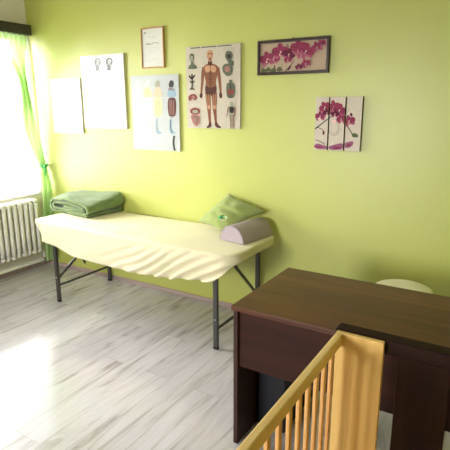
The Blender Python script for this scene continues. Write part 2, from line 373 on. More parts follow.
# fitted sheet
FB = [(-3.60, .60), (-3.50, .565), (-3.40, .535), (-3.25, .51), (-3.03, .465), (-2.8, .452), (-2.56, .445), (-2.23, .455), (-2.05, .47), (-1.87, .495), (-1.75, .50), (-1.67, .515), (-1.60, .565), (-1.55, .62), (-1.50, .655)]
def bottom_z(x, y):
    front = lerp_table(FB, x)
    k = min(1, max(0, (y - TY0) / .16))
    if x > -1.75: side = .655
    elif x < -3.45: side = .58
    else: side = .62
    k = k * k * (3 - 2 * k)
    return front + (side - front) * k
R0 = .105
base = rrect(TX0, TX1, TY0, TY1, R0); NP = len(base)
nrm = []
for i in range(NP):
    a = Vector(base[i - 1]); b = Vector(base[(i + 1) % NP]); t = (b - a).normalized(); nrm.append(Vector((t.y, -t.x)))
bm = bmesh.new(); rings = []
for ins in (.31, .24, .16, .09, .05, .028, .014):
    pr = rrect(TX0 + ins, TX1 - ins, TY0 + ins, TY1 - ins, R0 - ins)
    dz = 0 if ins > .02 else -.0015
    rings.append([bm.verts.new((p[0], p[1], TZ + dz + .004 * noise.noise(Vector((p[0] * 4, p[1] * 5, 1))) + .0025 * noise.noise(Vector((p[0] * 12, p[1] * 9, 4))))) for p in pr])
K = 22
for k in range(K + 1):
    row = []
    for i, (x, y) in enumerate(base):
        zb = bottom_z(x, y); n = nrm[i]
        if k < 4:                                    # rounded edge
            th = (k + 1) / 5 * math.pi / 2; o = -.012 + .012 * math.sin(th); z = TZ - .002 - .014 * (1 - math.cos(th)); f = 0; d = TZ - z
        else:
            f = (k - 3) / (K - 3); ztop = TZ - .016; z = ztop + (zb - ztop) * f; d = ztop - z; o = 0
        drop = TZ - zb; irr = .55 + 1.1 * abs(noise.noise(Vector((x * 5.3, d * 4, 6)))) + (.35 if x > -1.95 else 0)
        fw = max(0, min(1, (x + 2.75) / .7)) * (1 if y < TY0 + .09 else max(0, 1 - (y - TY0 - .09) / .1))       # gathers grow towards the right end
        ph = 2 * math.pi * (x * 7.4 + d * 14.0) + 2.2 * math.sin(x * 6.1) + 1.5 * noise.noise(Vector((x * 3, d * 6, 2)))
        fold = fw * irr * (d / .16) * .019 * (math.sin(ph) + .7) * (1 - .3 * f) + fw * (d / .2) * .005 * (math.sin(ph * 1.7 + 1) + .7)
        soft = (1 - fw) * (d / .2) * (.006 * math.sin(x * 9 + d * 14) + .004 * noise.noise(Vector((x * 7, y * 7, d * 9))))
        tuck = -.006 * f * f * (drop / .2) - (.055 * f if x < TX0 + .14 else 0) * (drop / .15)
        o2 = o + fold + soft + tuck + (.004 * d / .1)
        zz = z + (.003 * math.sin(x * 17 + 1) * f * f * min(1, drop / .2) if y < TY0 + .1 else 0)
        row.append(bm.verts.new((x + n.x * o2, min(y + n.y * o2, YW - .012), zz)))
    rings.append(row)
for a, b in zip(rings, rings[1:]):
    for k in range(NP): bm.faces.new((a[k], a[(k + 1) % NP], b[(k + 1) % NP], b[k]))
bm.faces.new(rings[0])
sh = obj('bed_sheet', bm, M_sheet, smooth=True)
so = sh.modifiers.new('solid', 'SOLIDIFY'); so.thickness = .002; so.offset = 1
tag(sh, 'pale yellow fitted sheet draped over the massage table with gathered folds', 'sheet')

# ------------------------------------------------------------------ folded blanket
ctr = [(.20, .068), (.30, .066), (.40, .066), (.445, .072), (.455, .083), (.44, .094), (.36, .098), (.22, .098), (.10, .098), (.062, .090), (.050, .068), (.060, .045), (.10, .037), (.25, .036), (.42, .036), (.485, .042), (.51, .07), (.50, .105), (.46, .126), (.36, .134), (.22, .134), (.09, .128), (.03, .112), (.012, .070), (.022, .030), (.06, .0125), (.20, .0125), (.40, .0125), (.50, .0125)]
def catmull(P, k=5, closed=False):
    out = []; n = len(P)
    for i in range(n - (0 if closed else 1)):
        if closed: p0, p1, p2, p3 = P[i - 1], P[i], P[(i + 1) % n], P[(i + 2) % n]
        else: p0, p1, p2, p3 = P[max(i - 1, 0)], P[i], P[i + 1], P[min(i + 2, n - 1)]
        for j in range(k):
            t = j / k
            out.append(tuple(.5 * (2 * p1[d] + (p2[d] - p0[d]) * t + (2 * p0[d] - 5 * p1[d] + 4 * p2[d] - p3[d]) * t * t + (3 * p1[d] - p0[d] - 3 * p2[d] + p3[d]) * t ** 3) for d in range(len(p1))))
    if not closed: out.append(P[-1])
    return out
cl = catmull(ctr, 4)
BX, BY0, BY1, BZ = -3.70, 2.85, 3.205, .722
bm = bmesh.new(); rows = []; NYB = 26; th = .0115
for j in range(NYB + 1):
    v = j / NYB; ring = []
    side_a, side_b = [], []
    for i, p in enumerate(cl):
        a = Vector(cl[max(i - 1, 0)]); b = Vector(cl[min(i + 1, len(cl) - 1)]); t = (b - a).normalized(); n = Vector((-t.y, t.x))
        hgt = p[1]
        lift = (.88 + .30 * v) * (1 + .10 * math.sin(p[0] * 9 + v * 3))      # puffs up towards the wall
        for lst, sgn in ((side_a, 1), (side_b, -1)):
            q = Vector(p) + n * (sgn * th)
            zz = BZ + max(.001, q.y * lift + .010 * noise.noise(Vector((q.x * 9, v * 5, q.y * 4))) * min(1, q.y / .05))
            xx = BX + q.x * (1.08 + .10 * v) + .0 * v + .008 * noise.noise(Vector((v * 5, hgt * 20, 3)))
            yy = BY0 + (BY1 - BY0) * v + (.012 * noise.noise(Vector((p[0] * 8, hgt * 30, 9))) - .10 * (q.x - .1)) * (1 - v) + .10 * (1 - v) * .1
            lst.append((xx, yy, zz))
    ring = side_a + side_b[::-1]
    rows.append([bm.verts.new(q) for q in ring])
n = len(rows[0])
for a, b in zip(rows, rows[1:]):
    for k in range(n): bm.faces.new((a[k], a[(k + 1) % n], b[(k + 1) % n], b[k]))
h = n // 2
for r in (rows[0], rows[-1]):
    for k in range(h - 1): bm.faces.new((r[k], r[k + 1], r[n - 2 - k], r[n - 1 - k]))
tag(obj('blanket', bm, M_fleece, smooth=True), 'sage green fleece blanket folded in a roll on the left end of the massage table', 'blanket')

# ------------------------------------------------------------------ cushion leaning on the wall
PL, PT, PR, PF = Vector((-2.155, 3.06, .765)), Vector((-1.945, 3.20, .99)), Vector((-1.585, 3.15, .895)), Vector((-1.85, 2.95, .745))
pn = (PT - PL).cross(PR - PT).normalized()
if pn.y > 0: pn = -pn
def cush(u, v, side):
    """u from left edge (L-T) to right edge, v along the edge L->T"""
    pu = abs(2 * u - 1); pv = abs(2 * v - 1)
    # pinch the edges inwards between corners
    uu = .5 + (u - .5) * (1 - .07 * (1 - pv ** 2)); vv = .5 + (v - .5) * (1 - .07 * (1 - pu ** 2))
    p = PL * (1 - uu) * (1 - vv) + PT * (1 - uu) * vv + PR * uu * vv + PF * uu * (1 - vv)
    t = max(0, (1 - pu ** 2.2) * (1 - pv ** 2.2)) ** .55
    amp = .085 if side > 0 else .03
    wr = .016 * noise.noise(Vector((u * 4, v * 8, 2))) + .008 * math.sin(14 * (u - v * .6) + 2) * (1 - t)
    q = p + pn * (side * amp * t + wr * t)
    return q
bm = bmesh.new(); n = 36; gs = {}
for side in (1, -1):
    for i in range(n + 1):
        for j in range(n + 1):
            if side < 0 and (i in (0, n) or j in (0, n)): gs[(side, i, j)] = gs[(1, i, j)]; continue
            q = cush(i / n, j / n, side); q.y = min(q.y, YW - .006)
            gs[(side, i, j)] = bm.verts.new(q)
    for i in range(n):
        for j in range(n):
            q = [gs[(side, i, j)], gs[(side, i + 1, j)], gs[(side, i + 1, j + 1)], gs[(side, i, j + 1)]]
            bm.faces.new(q)
cu = thing('cushion', 'sage green square cushion leaning on the wall behind the grey bolster', 'cushion', (-1.93, 3.08, .72))
obj('cover', bm, M_pillow, cu, smooth=True)
bm = bmesh.new(); EU, EV = .66, .30
def patch(pts, off, mi):
    vs_ = []
    for (a, b) in pts:
        q = cush(EU + a, EV + b, 1) + pn * off; vs_.append(bm.verts.new(q))
    bm.faces.new(vs_).material_index = mi
def ell(cx, cy, rx, ry, rot=0, n=14): return [(cx + rx * math.cos(t) * math.cos(rot) - ry * math.sin(t) * math.sin(rot), cy + rx * math.cos(t) * math.sin(rot) + ry * math.sin(t) * math.cos(rot)) for t in [2 * math.pi * k / n for k in range(n)]]
patch(ell(.07, .01, .08, .08), .002, 2)
patch(ell(-.02, .04, .05, .03, .9), .003, 0); patch(ell(.02, -.01, .055, .032, .5), .0032, 0); patch(ell(-.015, -.045, .035, .028, 0), .0035, 1); patch(ell(.03, .055, .030, .024, 0), .0035, 1); patch(ell(-.06, .01, .028, .024, 0), .0037, 1)
obj('emblem', bm, [M_emb_d, M_emb_l, M_emb_w], cu)['label'] = 'small dark and bright green emblem patch'

# ------------------------------------------------------------------ half-round bolster
P0 = Vector((-1.692, 2.822)); P1 = Vector((-1.637, 3.159)); ax = (P1 - P0).normalized(); sd = Vector((ax.y, -ax.x)); Lb = (P1 - P0).length
bm = bmesh.new(); rings = []; bw, bh = .113, .118
prof = [(-1, 0), (-1.0, .10), (-.96, .28), (-.86, .52), (-.68, .76), (-.42, .93), (-.15, 1), (.15, 1), (.42, .93), (.68, .76), (.86, .52), (.96, .28), (1.0, .10), (1, 0)]
for t, sc_ in ((0, .90), (.006, .96), (.02, 1), (.08, 1.0), (Lb / 2, 1.0), (Lb - .08, 1), (Lb - .02, 1), (Lb - .006, .96), (Lb, .90)):
    rings.append([bm.verts.new((P0.x + ax.x * t + sd.x * a * bw * sc_, P0.y + ax.y * t + sd.y * a * bw * sc_, .7185 + b * bh * sc_ + (.0 if b else 0))) for a, b in prof])
for a, b in zip(rings, rings[1:]):
    for k in range(len(a)): bm.faces.new((a[k], a[(k + 1) % len(a)], b[(k + 1) % len(a)], b[k]))
bm.faces.new(rings[0]); bm.faces.new(rings[-1])
bo = thing('bolster', 'lilac-grey half-round bolster at the right end of the massage table', 'bolster', (-1.67, 3.0, .718))
o = obj('cover', bm, M_bolster, bo, smooth=True)
for p in o.data.polygons: p.use_smooth = abs(p.normal.dot(Vector((ax.x, ax.y, 0)))) < .5
for end in (0, Lb):
    bm = bmesh.new(); pts = []
    for a, b in prof: pts.append((P0.x + ax.x * end + sd.x * a * bw * .97, P0.y + ax.y * end + sd.y * a * bw * .97, .7195 + b * bh * .97 + .001))
    tube(bm, pts, .0025, 6); obj('piping', bm, M_bolster, bo, smooth=True)

# ------------------------------------------------------------------ pictures on the back wall
class Art:
    """flat printed picture: polygons drawn in photo-crop coordinates through a quad, clipped to the sheet"""
    def __init__(s, quad, x0, x1, z0, z1, y, win=(0, 1, 0, 1)):
        s.q = quad; s.x0, s.x1, s.z0, s.z1, s.y, s.win = x0, x1, z0, z1, y, win
        s.bm = bmesh.new(); s.layer = 0; s.mats = []
    def uv(s, p):
        (ax_, ay), (bx_, by), (cx, cy), (dx, dy) = s.q; x, y = p; u, v = .5, .5
        for _ in range(8):
            xl = ax_ + (dx - ax_) * v; xr = bx_ + (cx - bx_) * v; u = (x - xl) / (xr - xl)
            yt = ay + (by - ay) * u; yb = dy + (cy - dy) * u; v = (y - yt) / (yb - yt)
        return u, v
    def add(s, pts, m_, raw=False):
        P = [p if raw else s.uv(p) for p in pts]
        u0, u1, v0, v1 = s.win
        for ins, cut in ((lambda p: p[0] >= u0, (0, u0)), (lambda p: p[0] <= u1, (0, u1)), (lambda p: p[1] >= v0, (1, v0)), (lambda p: p[1] <= v1, (1, v1))):
            Q = []
            for i in range(len(P)):
                a, b = P[i - 1], P[i]
                if ins(a) != ins(b):
                    k = (cut[1] - a[cut[0]]) / (b[cut[0]] - a[cut[0]]); Q.append((a[0] + (b[0] - a[0]) * k, a[1] + (b[1] - a[1]) * k))
                if ins(b): Q.append(b)
            P = Q
            if len(P) < 3: return
        if m_ not in s.mats: s.mats.append(m_)
        s.layer += 1; yy = s.y - .00025 - .00006 * s.layer
        f = s.bm.faces.new([s.bm.verts.new((s.x0 + (s.x1 - s.x0) * u, yy, s.z1 - (s.z1 - s.z0) * v)) for u, v in P])
        f.material_index = s.mats.index(m_)
    def ell(s, cx, cy, rx, ry, m_, rot=0, n=22): s.add(ell(cx, cy, rx, ry, rot, n), m_)
    def blob(s, pts, m_, k=4): s.add(catmull(pts, k, True), m_)
    def line(s, pts, w, m_, w2=None):
        w2 = w if w2 is None else w2; P = catmull(pts, 4) if len(pts) > 2 else pts; L_, R2 = [], []
        for i, p in enumerate(P):
            a = Vector(P[max(i - 1, 0)]); b = Vector(P[min(i + 1, len(P) - 1)]); t = (b - a).normalized(); k = (w + (w2 - w) * i / (len(P) - 1)) / 2
            L_.append((p[0] - t.y * k, p[1] + t.x * k)); R2.append((p[0] + t.y * k, p[1] - t.x * k))
        s.add(L_ + R2[::-1], m_)
    def build(s, name, parent):
        o = obj(name, s.bm, s.mats, parent)
        return o
def ink(name, rgb, rough=.22): return mat(name, rgb, rough + (.25 if rough >= .4 else 0), .2 if rough >= .4 else .5, var=.05, scale=(60, 60, 60))
K_paper = ink('print_paper', (200, 190, 174)); K_white = ink('print_white', (222, 222, 218)); K_greym = ink('print_mid_grey', (118, 120, 122)); K_coat = ink('print_coated_white', (196, 200, 200), .09); K_grey = ink('print_grey', (150, 150, 150)); K_pale = ink('print_pale_grey', (205, 206, 208))
K_dark = ink('print_dark', (62, 56, 54)); K_green = ink('print_grey_green', (98, 104, 88)); K_greenl = ink('print_light_green', (160, 160, 140)); K_flesh = ink('print_flesh', (196, 150, 118)); K_musc = ink('print_muscle', (136, 90, 68)); K_muscd = ink('print_dark_muscle', (92, 58, 52))
K_red = ink('print_red', (136, 76, 70)); K_pink = ink('print_rose', (166, 116, 112)); K_blue = ink('print_blue', (150, 176, 194)); K_yel = ink('print_yellow', (222, 216, 160)); K_yelf = ink('print_faint_yellow', (206, 200, 118)); K_skin = ink('print_skin', (226, 190, 160))
K_beige = ink('print_beige', (182, 160, 138), .4); K_orc = ink('print_orchid', (140, 52, 82), .4); K_orcd = ink('print_orchid_dark', (96, 30, 56), .4); K_orcl = ink('print_orchid_light', (170, 92, 114), .4); K_lip = ink('print_orchid_lip', (236, 196, 190), .4); K_stem = ink('print_stem', (58, 48, 40), .4); K_leaf = ink('print_leaf', (90, 98, 66), .4); K_mauve = ink('print_mauve', (150, 90, 122), .4); K_ivory = ink('print_ivory', (210, 198, 182), .45); K_vase = ink('print_vase', (192, 180, 168), .45)
M_board = mat('poster_board_edge', (206, 200, 186), .5); M_bedge = mat('canvas_edge', (104, 88, 72), .8)
M_oak = wood('honey_frame', (176, 132, 80), (200, 156, 100), .4, 2, 60, 4); M_dframe = wood('dark_brown_frame', (44, 30, 24), (58, 42, 34), .35, 0, 60, 3)
M_cglass = ink('certificate_paper', (226, 226, 218), .12)
def board(name, label, cat, x0, x1, z0, z1, d=.016, m_=M_board, group=None, dz=0):
    t = thing(name, label, cat, ((x0 + x1) / 2, YW - d / 2, z0), group)
    bm = bmesh.new(); box(bm, x0, x1, YW - d, YW - .001, z0, z1); obj('backing_board' if cat == 'poster' else 'stretched_canvas', bm, m_, t, bevel=.0015)
    return t

# whole-body anatomy chart
x0, x1, z0, z1 = -2.353, -1.856, 1.493, 2.112
t = board('anatomy_poster', 'large anatomy poster of a standing muscle figure ringed by small studies', 'poster', x0, x1, z0, z1)
A = Art(((35, 38), (303, 18), (297, 434), (40, 430)), x0, x1, z0, z1, YW - .016)
A.add([(0, 0), (1, 0), (1, 1), (0, 1)], K_paper, True)
for a, b in ((58, 110), (116, 190), (196, 262)): A.line([(a, 44 - (a - 35) * .07), (b, 44 - (b - 35) * .07)], 5, K_green)
for k in range(3): A.line([(215 + k * 4, 42 + k * 5), (285 - k * 6, 38 + k * 5)], 1.4, K_greenl)
# figure
A.blob([(141, 118), (158, 112), (176, 116), (194, 126), (199, 150), (192, 175), (186, 205), (189, 238), (180, 262), (160, 268), (140, 262), (133, 238), (136, 205), (130, 175), (124, 150), (128, 128)], K_musc)
A.line([(128, 132), (122, 165), (119, 200), (115, 235), (113, 262)], 18, K_musc, 9); A.line([(194, 132), (200, 165), (204, 200), (207, 235), (208, 260)], 18, K_musc, 9)
A.blob([(108, 258), (118, 256), (120, 268), (116, 282), (108, 280), (104, 270)], K_muscd); A.blob([(202, 256), (212, 254), (216, 268), (213, 280), (205, 281), (201, 270)], K_muscd)
A.line([(146, 252), (148, 295), (150, 325), (152, 360), (155, 405)], 28, K_musc, 10); A.line([(176, 252), (178, 295), (177, 325), (180, 360), (184, 405)], 28, K_musc, 10)
A.blob([(150, 402), (160, 402), (162, 420), (154, 428), (140, 430), (138, 424), (148, 414)], K_muscd); A.blob([(179, 402), (189, 402), (196, 414), (208, 424), (204, 430), (190, 428), (180, 418)], K_muscd)
A.blob([(151, 98), (165, 98), (168, 118), (160, 124), (148, 118)], K_muscd)
A.blob([(158, 50), (170, 55), (174, 70), (171, 86), (163, 103), (153, 103), (145, 88), (142, 70), (147, 55)], K_flesh)
A.blob([(152, 88), (158, 86), (165, 88), (162, 100), (155, 100)], K_musc); A.blob([(150, 66), (156, 65), (156, 70), (150, 71)], K_dark); A.blob([(162, 65), (168, 66), (168, 71), (162, 70)], K_dark)
A.blob([(136, 128), (156, 124), (157, 150), (140, 156), (132, 142)], K_flesh); A.blob([(162, 124), (184, 128), (188, 144), (178, 156), (163, 150)], K_flesh)
for k in range(4): A.line([(148, 164 + k * 13), (172, 164 + k * 13)], 2, K_muscd)
A.line([(160, 122), (160, 235)], 2.4, K_muscd)
A.blob([(136, 222), (160, 232), (187, 222), (187, 250), (168, 275), (160, 262), (150, 275), (134, 250)], K_muscd)
for xa in (140, 150, 173, 183): A.line([(xa, 262), (xa + (3 if xa < 160 else -3), 322)], 2.5, K_flesh)
for xa in (151, 178): A.blob([(xa - 6, 318), (xa + 6, 318), (xa + 6, 334), (xa - 6, 334)], K_flesh)
for xa in (151, 181): A.line([(xa, 336), (xa + 3, 396)], 3, K_red)
# left studies
A.blob([(67, 66), (78, 74), (79, 92), (74, 104), (76, 116), (90, 126), (92, 138), (50, 140), (52, 126), (62, 116), (60, 104), (55, 90), (57, 74)], K_green); A.blob([(60, 80), (74, 80), (72, 104), (62, 104)], K_greenl)
A.line([(52, 172), (66, 186), (82, 170)], 8, K_dark); A.line([(67, 165), (68, 205), (66, 240)], 8, K_dark, 5); A.line([(56, 200), (68, 206), (80, 198)], 6, K_dark); A.line([(55, 240), (66, 232), (80, 241)], 5, K_dark)
A.blob([(50, 272), (66, 262), (84, 264), (92, 280), (82, 292), (68, 286), (54, 296), (48, 284)], K_red); A.blob([(66, 272), (80, 272), (80, 284), (66, 284)], K_pink)
A.blob([(60, 336), (82, 328), (104, 336), (106, 354), (92, 362), (66, 360), (56, 350)], K_red); A.blob([(68, 344), (90, 340), (96, 354), (74, 356)], K_greenl)
A.blob([(62, 366), (90, 362), (106, 376), (106, 400), (92, 420), (80, 418), (66, 396)], K_pink); A.line([(72, 372), (94, 382), (86, 410)], 6, K_green)
# right studies
A.blob([(246, 54), (262, 60), (268, 78), (262, 96), (272, 108), (268, 124), (254, 122), (240, 100), (232, 84), (234, 64)], K_green); A.blob([(244, 70), (258, 74), (254, 92), (242, 86)], K_dark)
A.blob([(226, 120), (244, 114), (262, 122), (266, 146), (258, 168), (240, 174), (222, 156), (218, 136)], K_green); A.blob([(232, 130), (250, 128), (254, 146), (240, 156), (230, 146)], K_pink)
A.blob([(250, 192), (262, 194), (264, 206), (274, 214), (276, 250), (270, 278), (242, 278), (236, 248), (238, 212), (248, 206)], K_green); A.line([(256, 208), (256, 276)], 4, K_dark); A.blob([(242, 240), (270, 240), (268, 262), (244, 262)], K_red)
A.blob([(259, 298), (266, 302), (266, 314), (276, 322), (278, 345), (272, 372), (270, 405), (268, 430), (252, 432), (252, 400), (246, 370), (242, 345), (244, 322), (254, 314), (252, 302)], K_greenl)
A.blob([(250, 326), (270, 326), (268, 352), (252, 352)], K_dark); A.line([(244, 326), (236, 374)], 5, K_red, 3); A.line([(276, 326), (272, 372)], 5, K_red, 3); A.line([(256, 362), (256, 426)], 4, K_red); A.line([(266, 362), (266, 426)], 4, K_red)
A.build('print', t)

# grid chart with rows of small body studies
x0, x1, z0, z1 = -2.945, -2.432, 1.297, 1.916
t = board('body_chart', 'glossy white chart with a grid of small body studies under the certificate', 'poster', x0, x1, z0, z1)
A = Art(((32, 36), (278, 24), (288, 420), (46, 408)), x0, x1, z0, z1, YW - .016)
A.add([(0, 0), (1, 0), (1, 1), (0, 1)], K_coat, True)
for c, (cx, m1, m2) in enumerate(((68, K_pale, K_pale), (122, K_pale, K_yel), (175, K_greenl, K_skin), (245, K_dark, K_blue))):  # left columns in paler inks, window glare put into the print
    A.blob([(cx - 4, 56), (cx + 10, 60), (cx + 12, 78), (cx + 6, 92), (cx - 8, 92), (cx - 13, 76)], m1)
    A.blob([(cx - 10, 92), (cx + 8, 90), (cx + 20, 108), (cx + 20, 136), (cx - 18, 138), (cx - 17, 108)], m2)
    if c == 3: A.line([(cx - 14, 104), (cx + 16, 102)], 4, K_red); A.line([(cx - 14, 96), (cx + 6, 94)], 5, K_musc)
    xs = cx + 2
    A.blob([(xs - 18, 150), (xs + 18, 148), (xs + 18, 232), (xs - 14, 234)], K_muscd if c == 3 else (K_yel if c == 2 else K_pale))
    for k in range(3): A.line([(xs - 10 + k * 9, 156), (xs - 8 + k * 9, 228)], 3, (K_pink if c == 3 else K_greenl if c == 2 else K_white))
    A.blob([(xs - 10, 252), (xs - 2, 250), (xs, 290), (xs + 6, 312), (xs + 18, 320), (xs + 16, 328), (xs - 6, 326), (xs - 12, 300)], K_blue if c > 1 else K_pale)
    if c > 1: A.line([(xs - 6, 254), (xs - 6, 300), (xs + 4, 322)], 4, K_dark if c == 3 else K_greenl)
    A.line([(xs + 12, 338), (xs + 8, 372), (xs + 14, 416)] if c == 3 else [(xs + 6, 340), (xs - 2, 366), (xs + 8, 376)], 9, K_dark if c == 3 else K_pale)
for v in (144, 242, 332): A.line([(48, v + 2), (272, v - 4)], 1.6, K_white)
A.build('print', t)

# tall white chart with two faint heads
x0, x1, z0, z1 = -3.54, -3.013, 1.47, 2.108
t = board('head_chart', 'tall glossy white poster with two faint grey head drawings at its top', 'poster', x0, x1, z0, z1, .02)
A = Art(((190, 32), (396, 22), (418, 384), (212, 384)), x0, x1, z0, z1, YW - .02)
A.add([(0, 0), (1, 0), (1, 1), (0, 1)], K_white, True)
for cx, mm in ((276, K_grey), (332, K_greym)):
    A.blob([(cx, 42), (cx + 14, 48), (cx + 16, 66), (cx + 8, 84), (cx + 8, 100), (cx - 8, 100), (cx - 8, 84), (cx - 15, 66), (cx - 12, 48)], mm)
    A.ell(cx + 2, 58, 9, 9, K_pale); A.line([(cx - 10, 62), (cx, 56), (cx + 10, 64)], 3, K_greym); A.line([(cx - 8, 72), (cx + 4, 70), (cx + 6, 80)], 3, K_pale); A.line([(cx, 100), (cx + 2, 128)], 14, K_pale, 5); A.line([(cx - 1, 84), (cx, 120)], 3, K_greym, 1)
for r in range(3):
    for c in range(3): A.blob([(236 + c * 60, 160 + r * 72), (260 + c * 60, 160 + r * 72), (256 + c * 60, 205 + r * 72), (240 + c * 60, 205 + r * 72)], K_pale if c == 2 and r == 0 else K_white)
A.build('print', t)

# small white chart
x0, x1, z0, z1 = -3.98, -3.573, 1.415, 1.924
t = board('figure_chart', 'smallest glossy white poster with one faint yellow figure nearest the window', 'poster', x0, x1, z0, z1, .018)
A = Art(((30, 148), (176, 138), (198, 416), (46, 412)), x0, x1, z0, z1, YW - .018)
A.add([(0, 0), (1, 0), (1, 1), (0, 1)], K_white, True)
A.blob([(126, 185), (134, 196), (132, 210), (140, 222), (138, 246), (134, 262), (128, 300), (122, 262), (116, 246), (116, 222), (124, 208), (120, 196)], K_yelf); A.line([(136, 226), (138, 250)], 2.5, K_greenl)
A.build('print', t)

# framed certificate
x0, x1, z0, z1 = -2.812, -2.571, 1.972, 2.29
t = thing('framed_certificate', 'small printed certificate in a thin honey wood frame', 'certificate', ((x0 + x1) / 2, YW - .01, z0))
bm = bmesh.new(); f = .011
box(bm, x0, x1, YW - .02, YW - .001, z0, z0 + f); box(bm, x0, x1, YW - .02, YW - .001, z1 - f, z1); box(bm, x0, x0 + f, YW - .02, YW - .001, z0 + f, z1 - f); box(bm, x1 - f, x1, YW - .02, YW - .001, z0 + f, z1 - f)
obj('frame', bm, M_oak, t, bevel=.002)
A = Art(((62, 58), (258, 45), (262, 415), (72, 415)), x0, x1, z0, z1, YW - .010)
A.add([(.03, .03), (.97, .03), (.97, .97), (.03, .97)], M_cglass, True)
A.blob([(92, 94), (104, 93), (106, 106), (94, 107)], K_grey)
A.line([(125, 140), (200, 137)], 5, K_pale); A.line([(105, 200), (122, 190), (140, 203), (160, 196), (180, 188), (215, 196)], 7, K_grey, 5); A.line([(112, 205), (150, 203)], 4, K_grey)
for k, (a, b) in enumerate(((110, 210), (118, 205), (125, 212), (110, 190))): A.line([(a, 232 + k * 13), (b, 230 + k * 13)], 2.4, K_pale)
A.line([(108, 340), (190, 338)], 4, K_pale); A.line([(110, 360), (145, 359)], 2.5, K_pale); A.line([(180, 372), (225, 370)], 2.5, K_pale)
A.build('print', t)

# orchids in a dark frame
def flower(A, cx, cy, r, rot, m1=K_orc, m2=K_orcd, lip=True):
    for k, (a, ln, wd) in enumerate(((90, .95, .34), (218, .9, .32), (322, .9, .32))):
        th = math.radians(a) + rot; A.ell(cx + math.cos(th) * r * .52, cy - math.sin(th) * r * .52, r * ln * .55, r * wd, K_orcl if k else m1, -th)
    for a in (12, 168):
        th = math.radians(a) + rot; A.ell(cx + math.cos(th) * r * .5, cy - math.sin(th) * r * .5, r * .58, r * .50, m1, -th)
        A.line([(cx, cy), (cx + math.cos(th) * r * .8, cy - math.sin(th) * r * .8)], r * .10, m2, r * .03)
    if lip:
        A.ell(cx, cy + r * .12, r * .2, r * .24, m2, rot); A.ell(cx, cy - r * .02, r * .11, r * .12, K_lip, rot); A.ell(cx - r * .1, cy + r * .28, r * .1, r * .12, K_lip, rot)
x0, x1, z0, z1 = -1.713, -1.174, 1.878, 2.113
t = thing('orchid_picture', 'wide dark framed picture of pink orchids on beige', 'picture', ((x0 + x1) / 2, YW - .01, z0))
bm = bmesh.new(); f = .020
box(bm, x0, x1, YW - .024, YW - .001, z0, z0 + f); box(bm, x0, x1, YW - .024, YW - .001, z1 - f, z1); box(bm, x0, x0 + f, YW - .024, YW - .001, z0 + f, z1 - f); box(bm, x1 - f, x1, YW - .024, YW - .001, z0 + f, z1 - f)
obj('frame', bm, M_dframe, t, bevel=.003)
bm = bmesh.new(); box(bm, (x0 + x1) / 2 - .006, (x0 + x1) / 2 + .006, YW - .008, YW - .001, z1 - .004, z1 + .012); obj('hanging_loop', bm, M_brass, t, bevel=.002)
A = Art(((23, 52), (428, 13), (418, 214), (22, 240)), x0, x1, z0, z1, YW - .012, (.03, .97, .06, .94))
A.add([(0, 0), (1, 0), (1, 1), (0, 1)], K_beige, True)
A.line([(50, 198), (90, 165), (140, 130), (200, 100), (280, 95), (370, 70)], 4, K_stem, 3); A.line([(185, 212), (212, 180), (235, 152)], 6, K_stem, 3); A.line([(200, 205), (215, 182)], 9, K_orcd); A.line([(240, 190), (262, 178), (290, 165)], 7, K_orcd)
for p in ((58, 212), (85, 206), (115, 210), (150, 202)): A.blob([(p[0] - 16, p[1] + 8), (p[0] - 4, p[1] - 14), (p[0] + 14, p[1] - 6), (p[0] + 14, p[1] + 8)], K_leaf)
A.line([(150, 215), (160, 190), (166, 170)], 4, K_leaf, 2); A.line([(120, 180), (126, 205)], 6, K_stem)
flower(A, 80, 150, 44, .2); flower(A, 118, 140, 34, -.3, K_orc); flower(A, 158, 108, 48, .1); flower(A, 205, 120, 34, -.2, K_orcd); flower(A, 200, 150, 22, .2)
flower(A, 262, 82, 46, .15); flower(A, 300, 100, 44, -.2); flower(A, 275, 125, 26, 0, K_orcl); flower(A, 360, 78, 30, .4); flower(A, 385, 58, 24, .6); flower(A, 300, 168, 26, .5); flower(A, 262, 188, 20, .2, K_orcd)
A.line([(380, 62), (398, 45)], 5, K_orcd); A.line([(108, 104), (120, 118)], 5, K_stem); A.line([(196, 66), (204, 80)], 5, K_stem); A.line([(346, 52), (352, 64)], 4, K_orcd)
A.build('print', t)

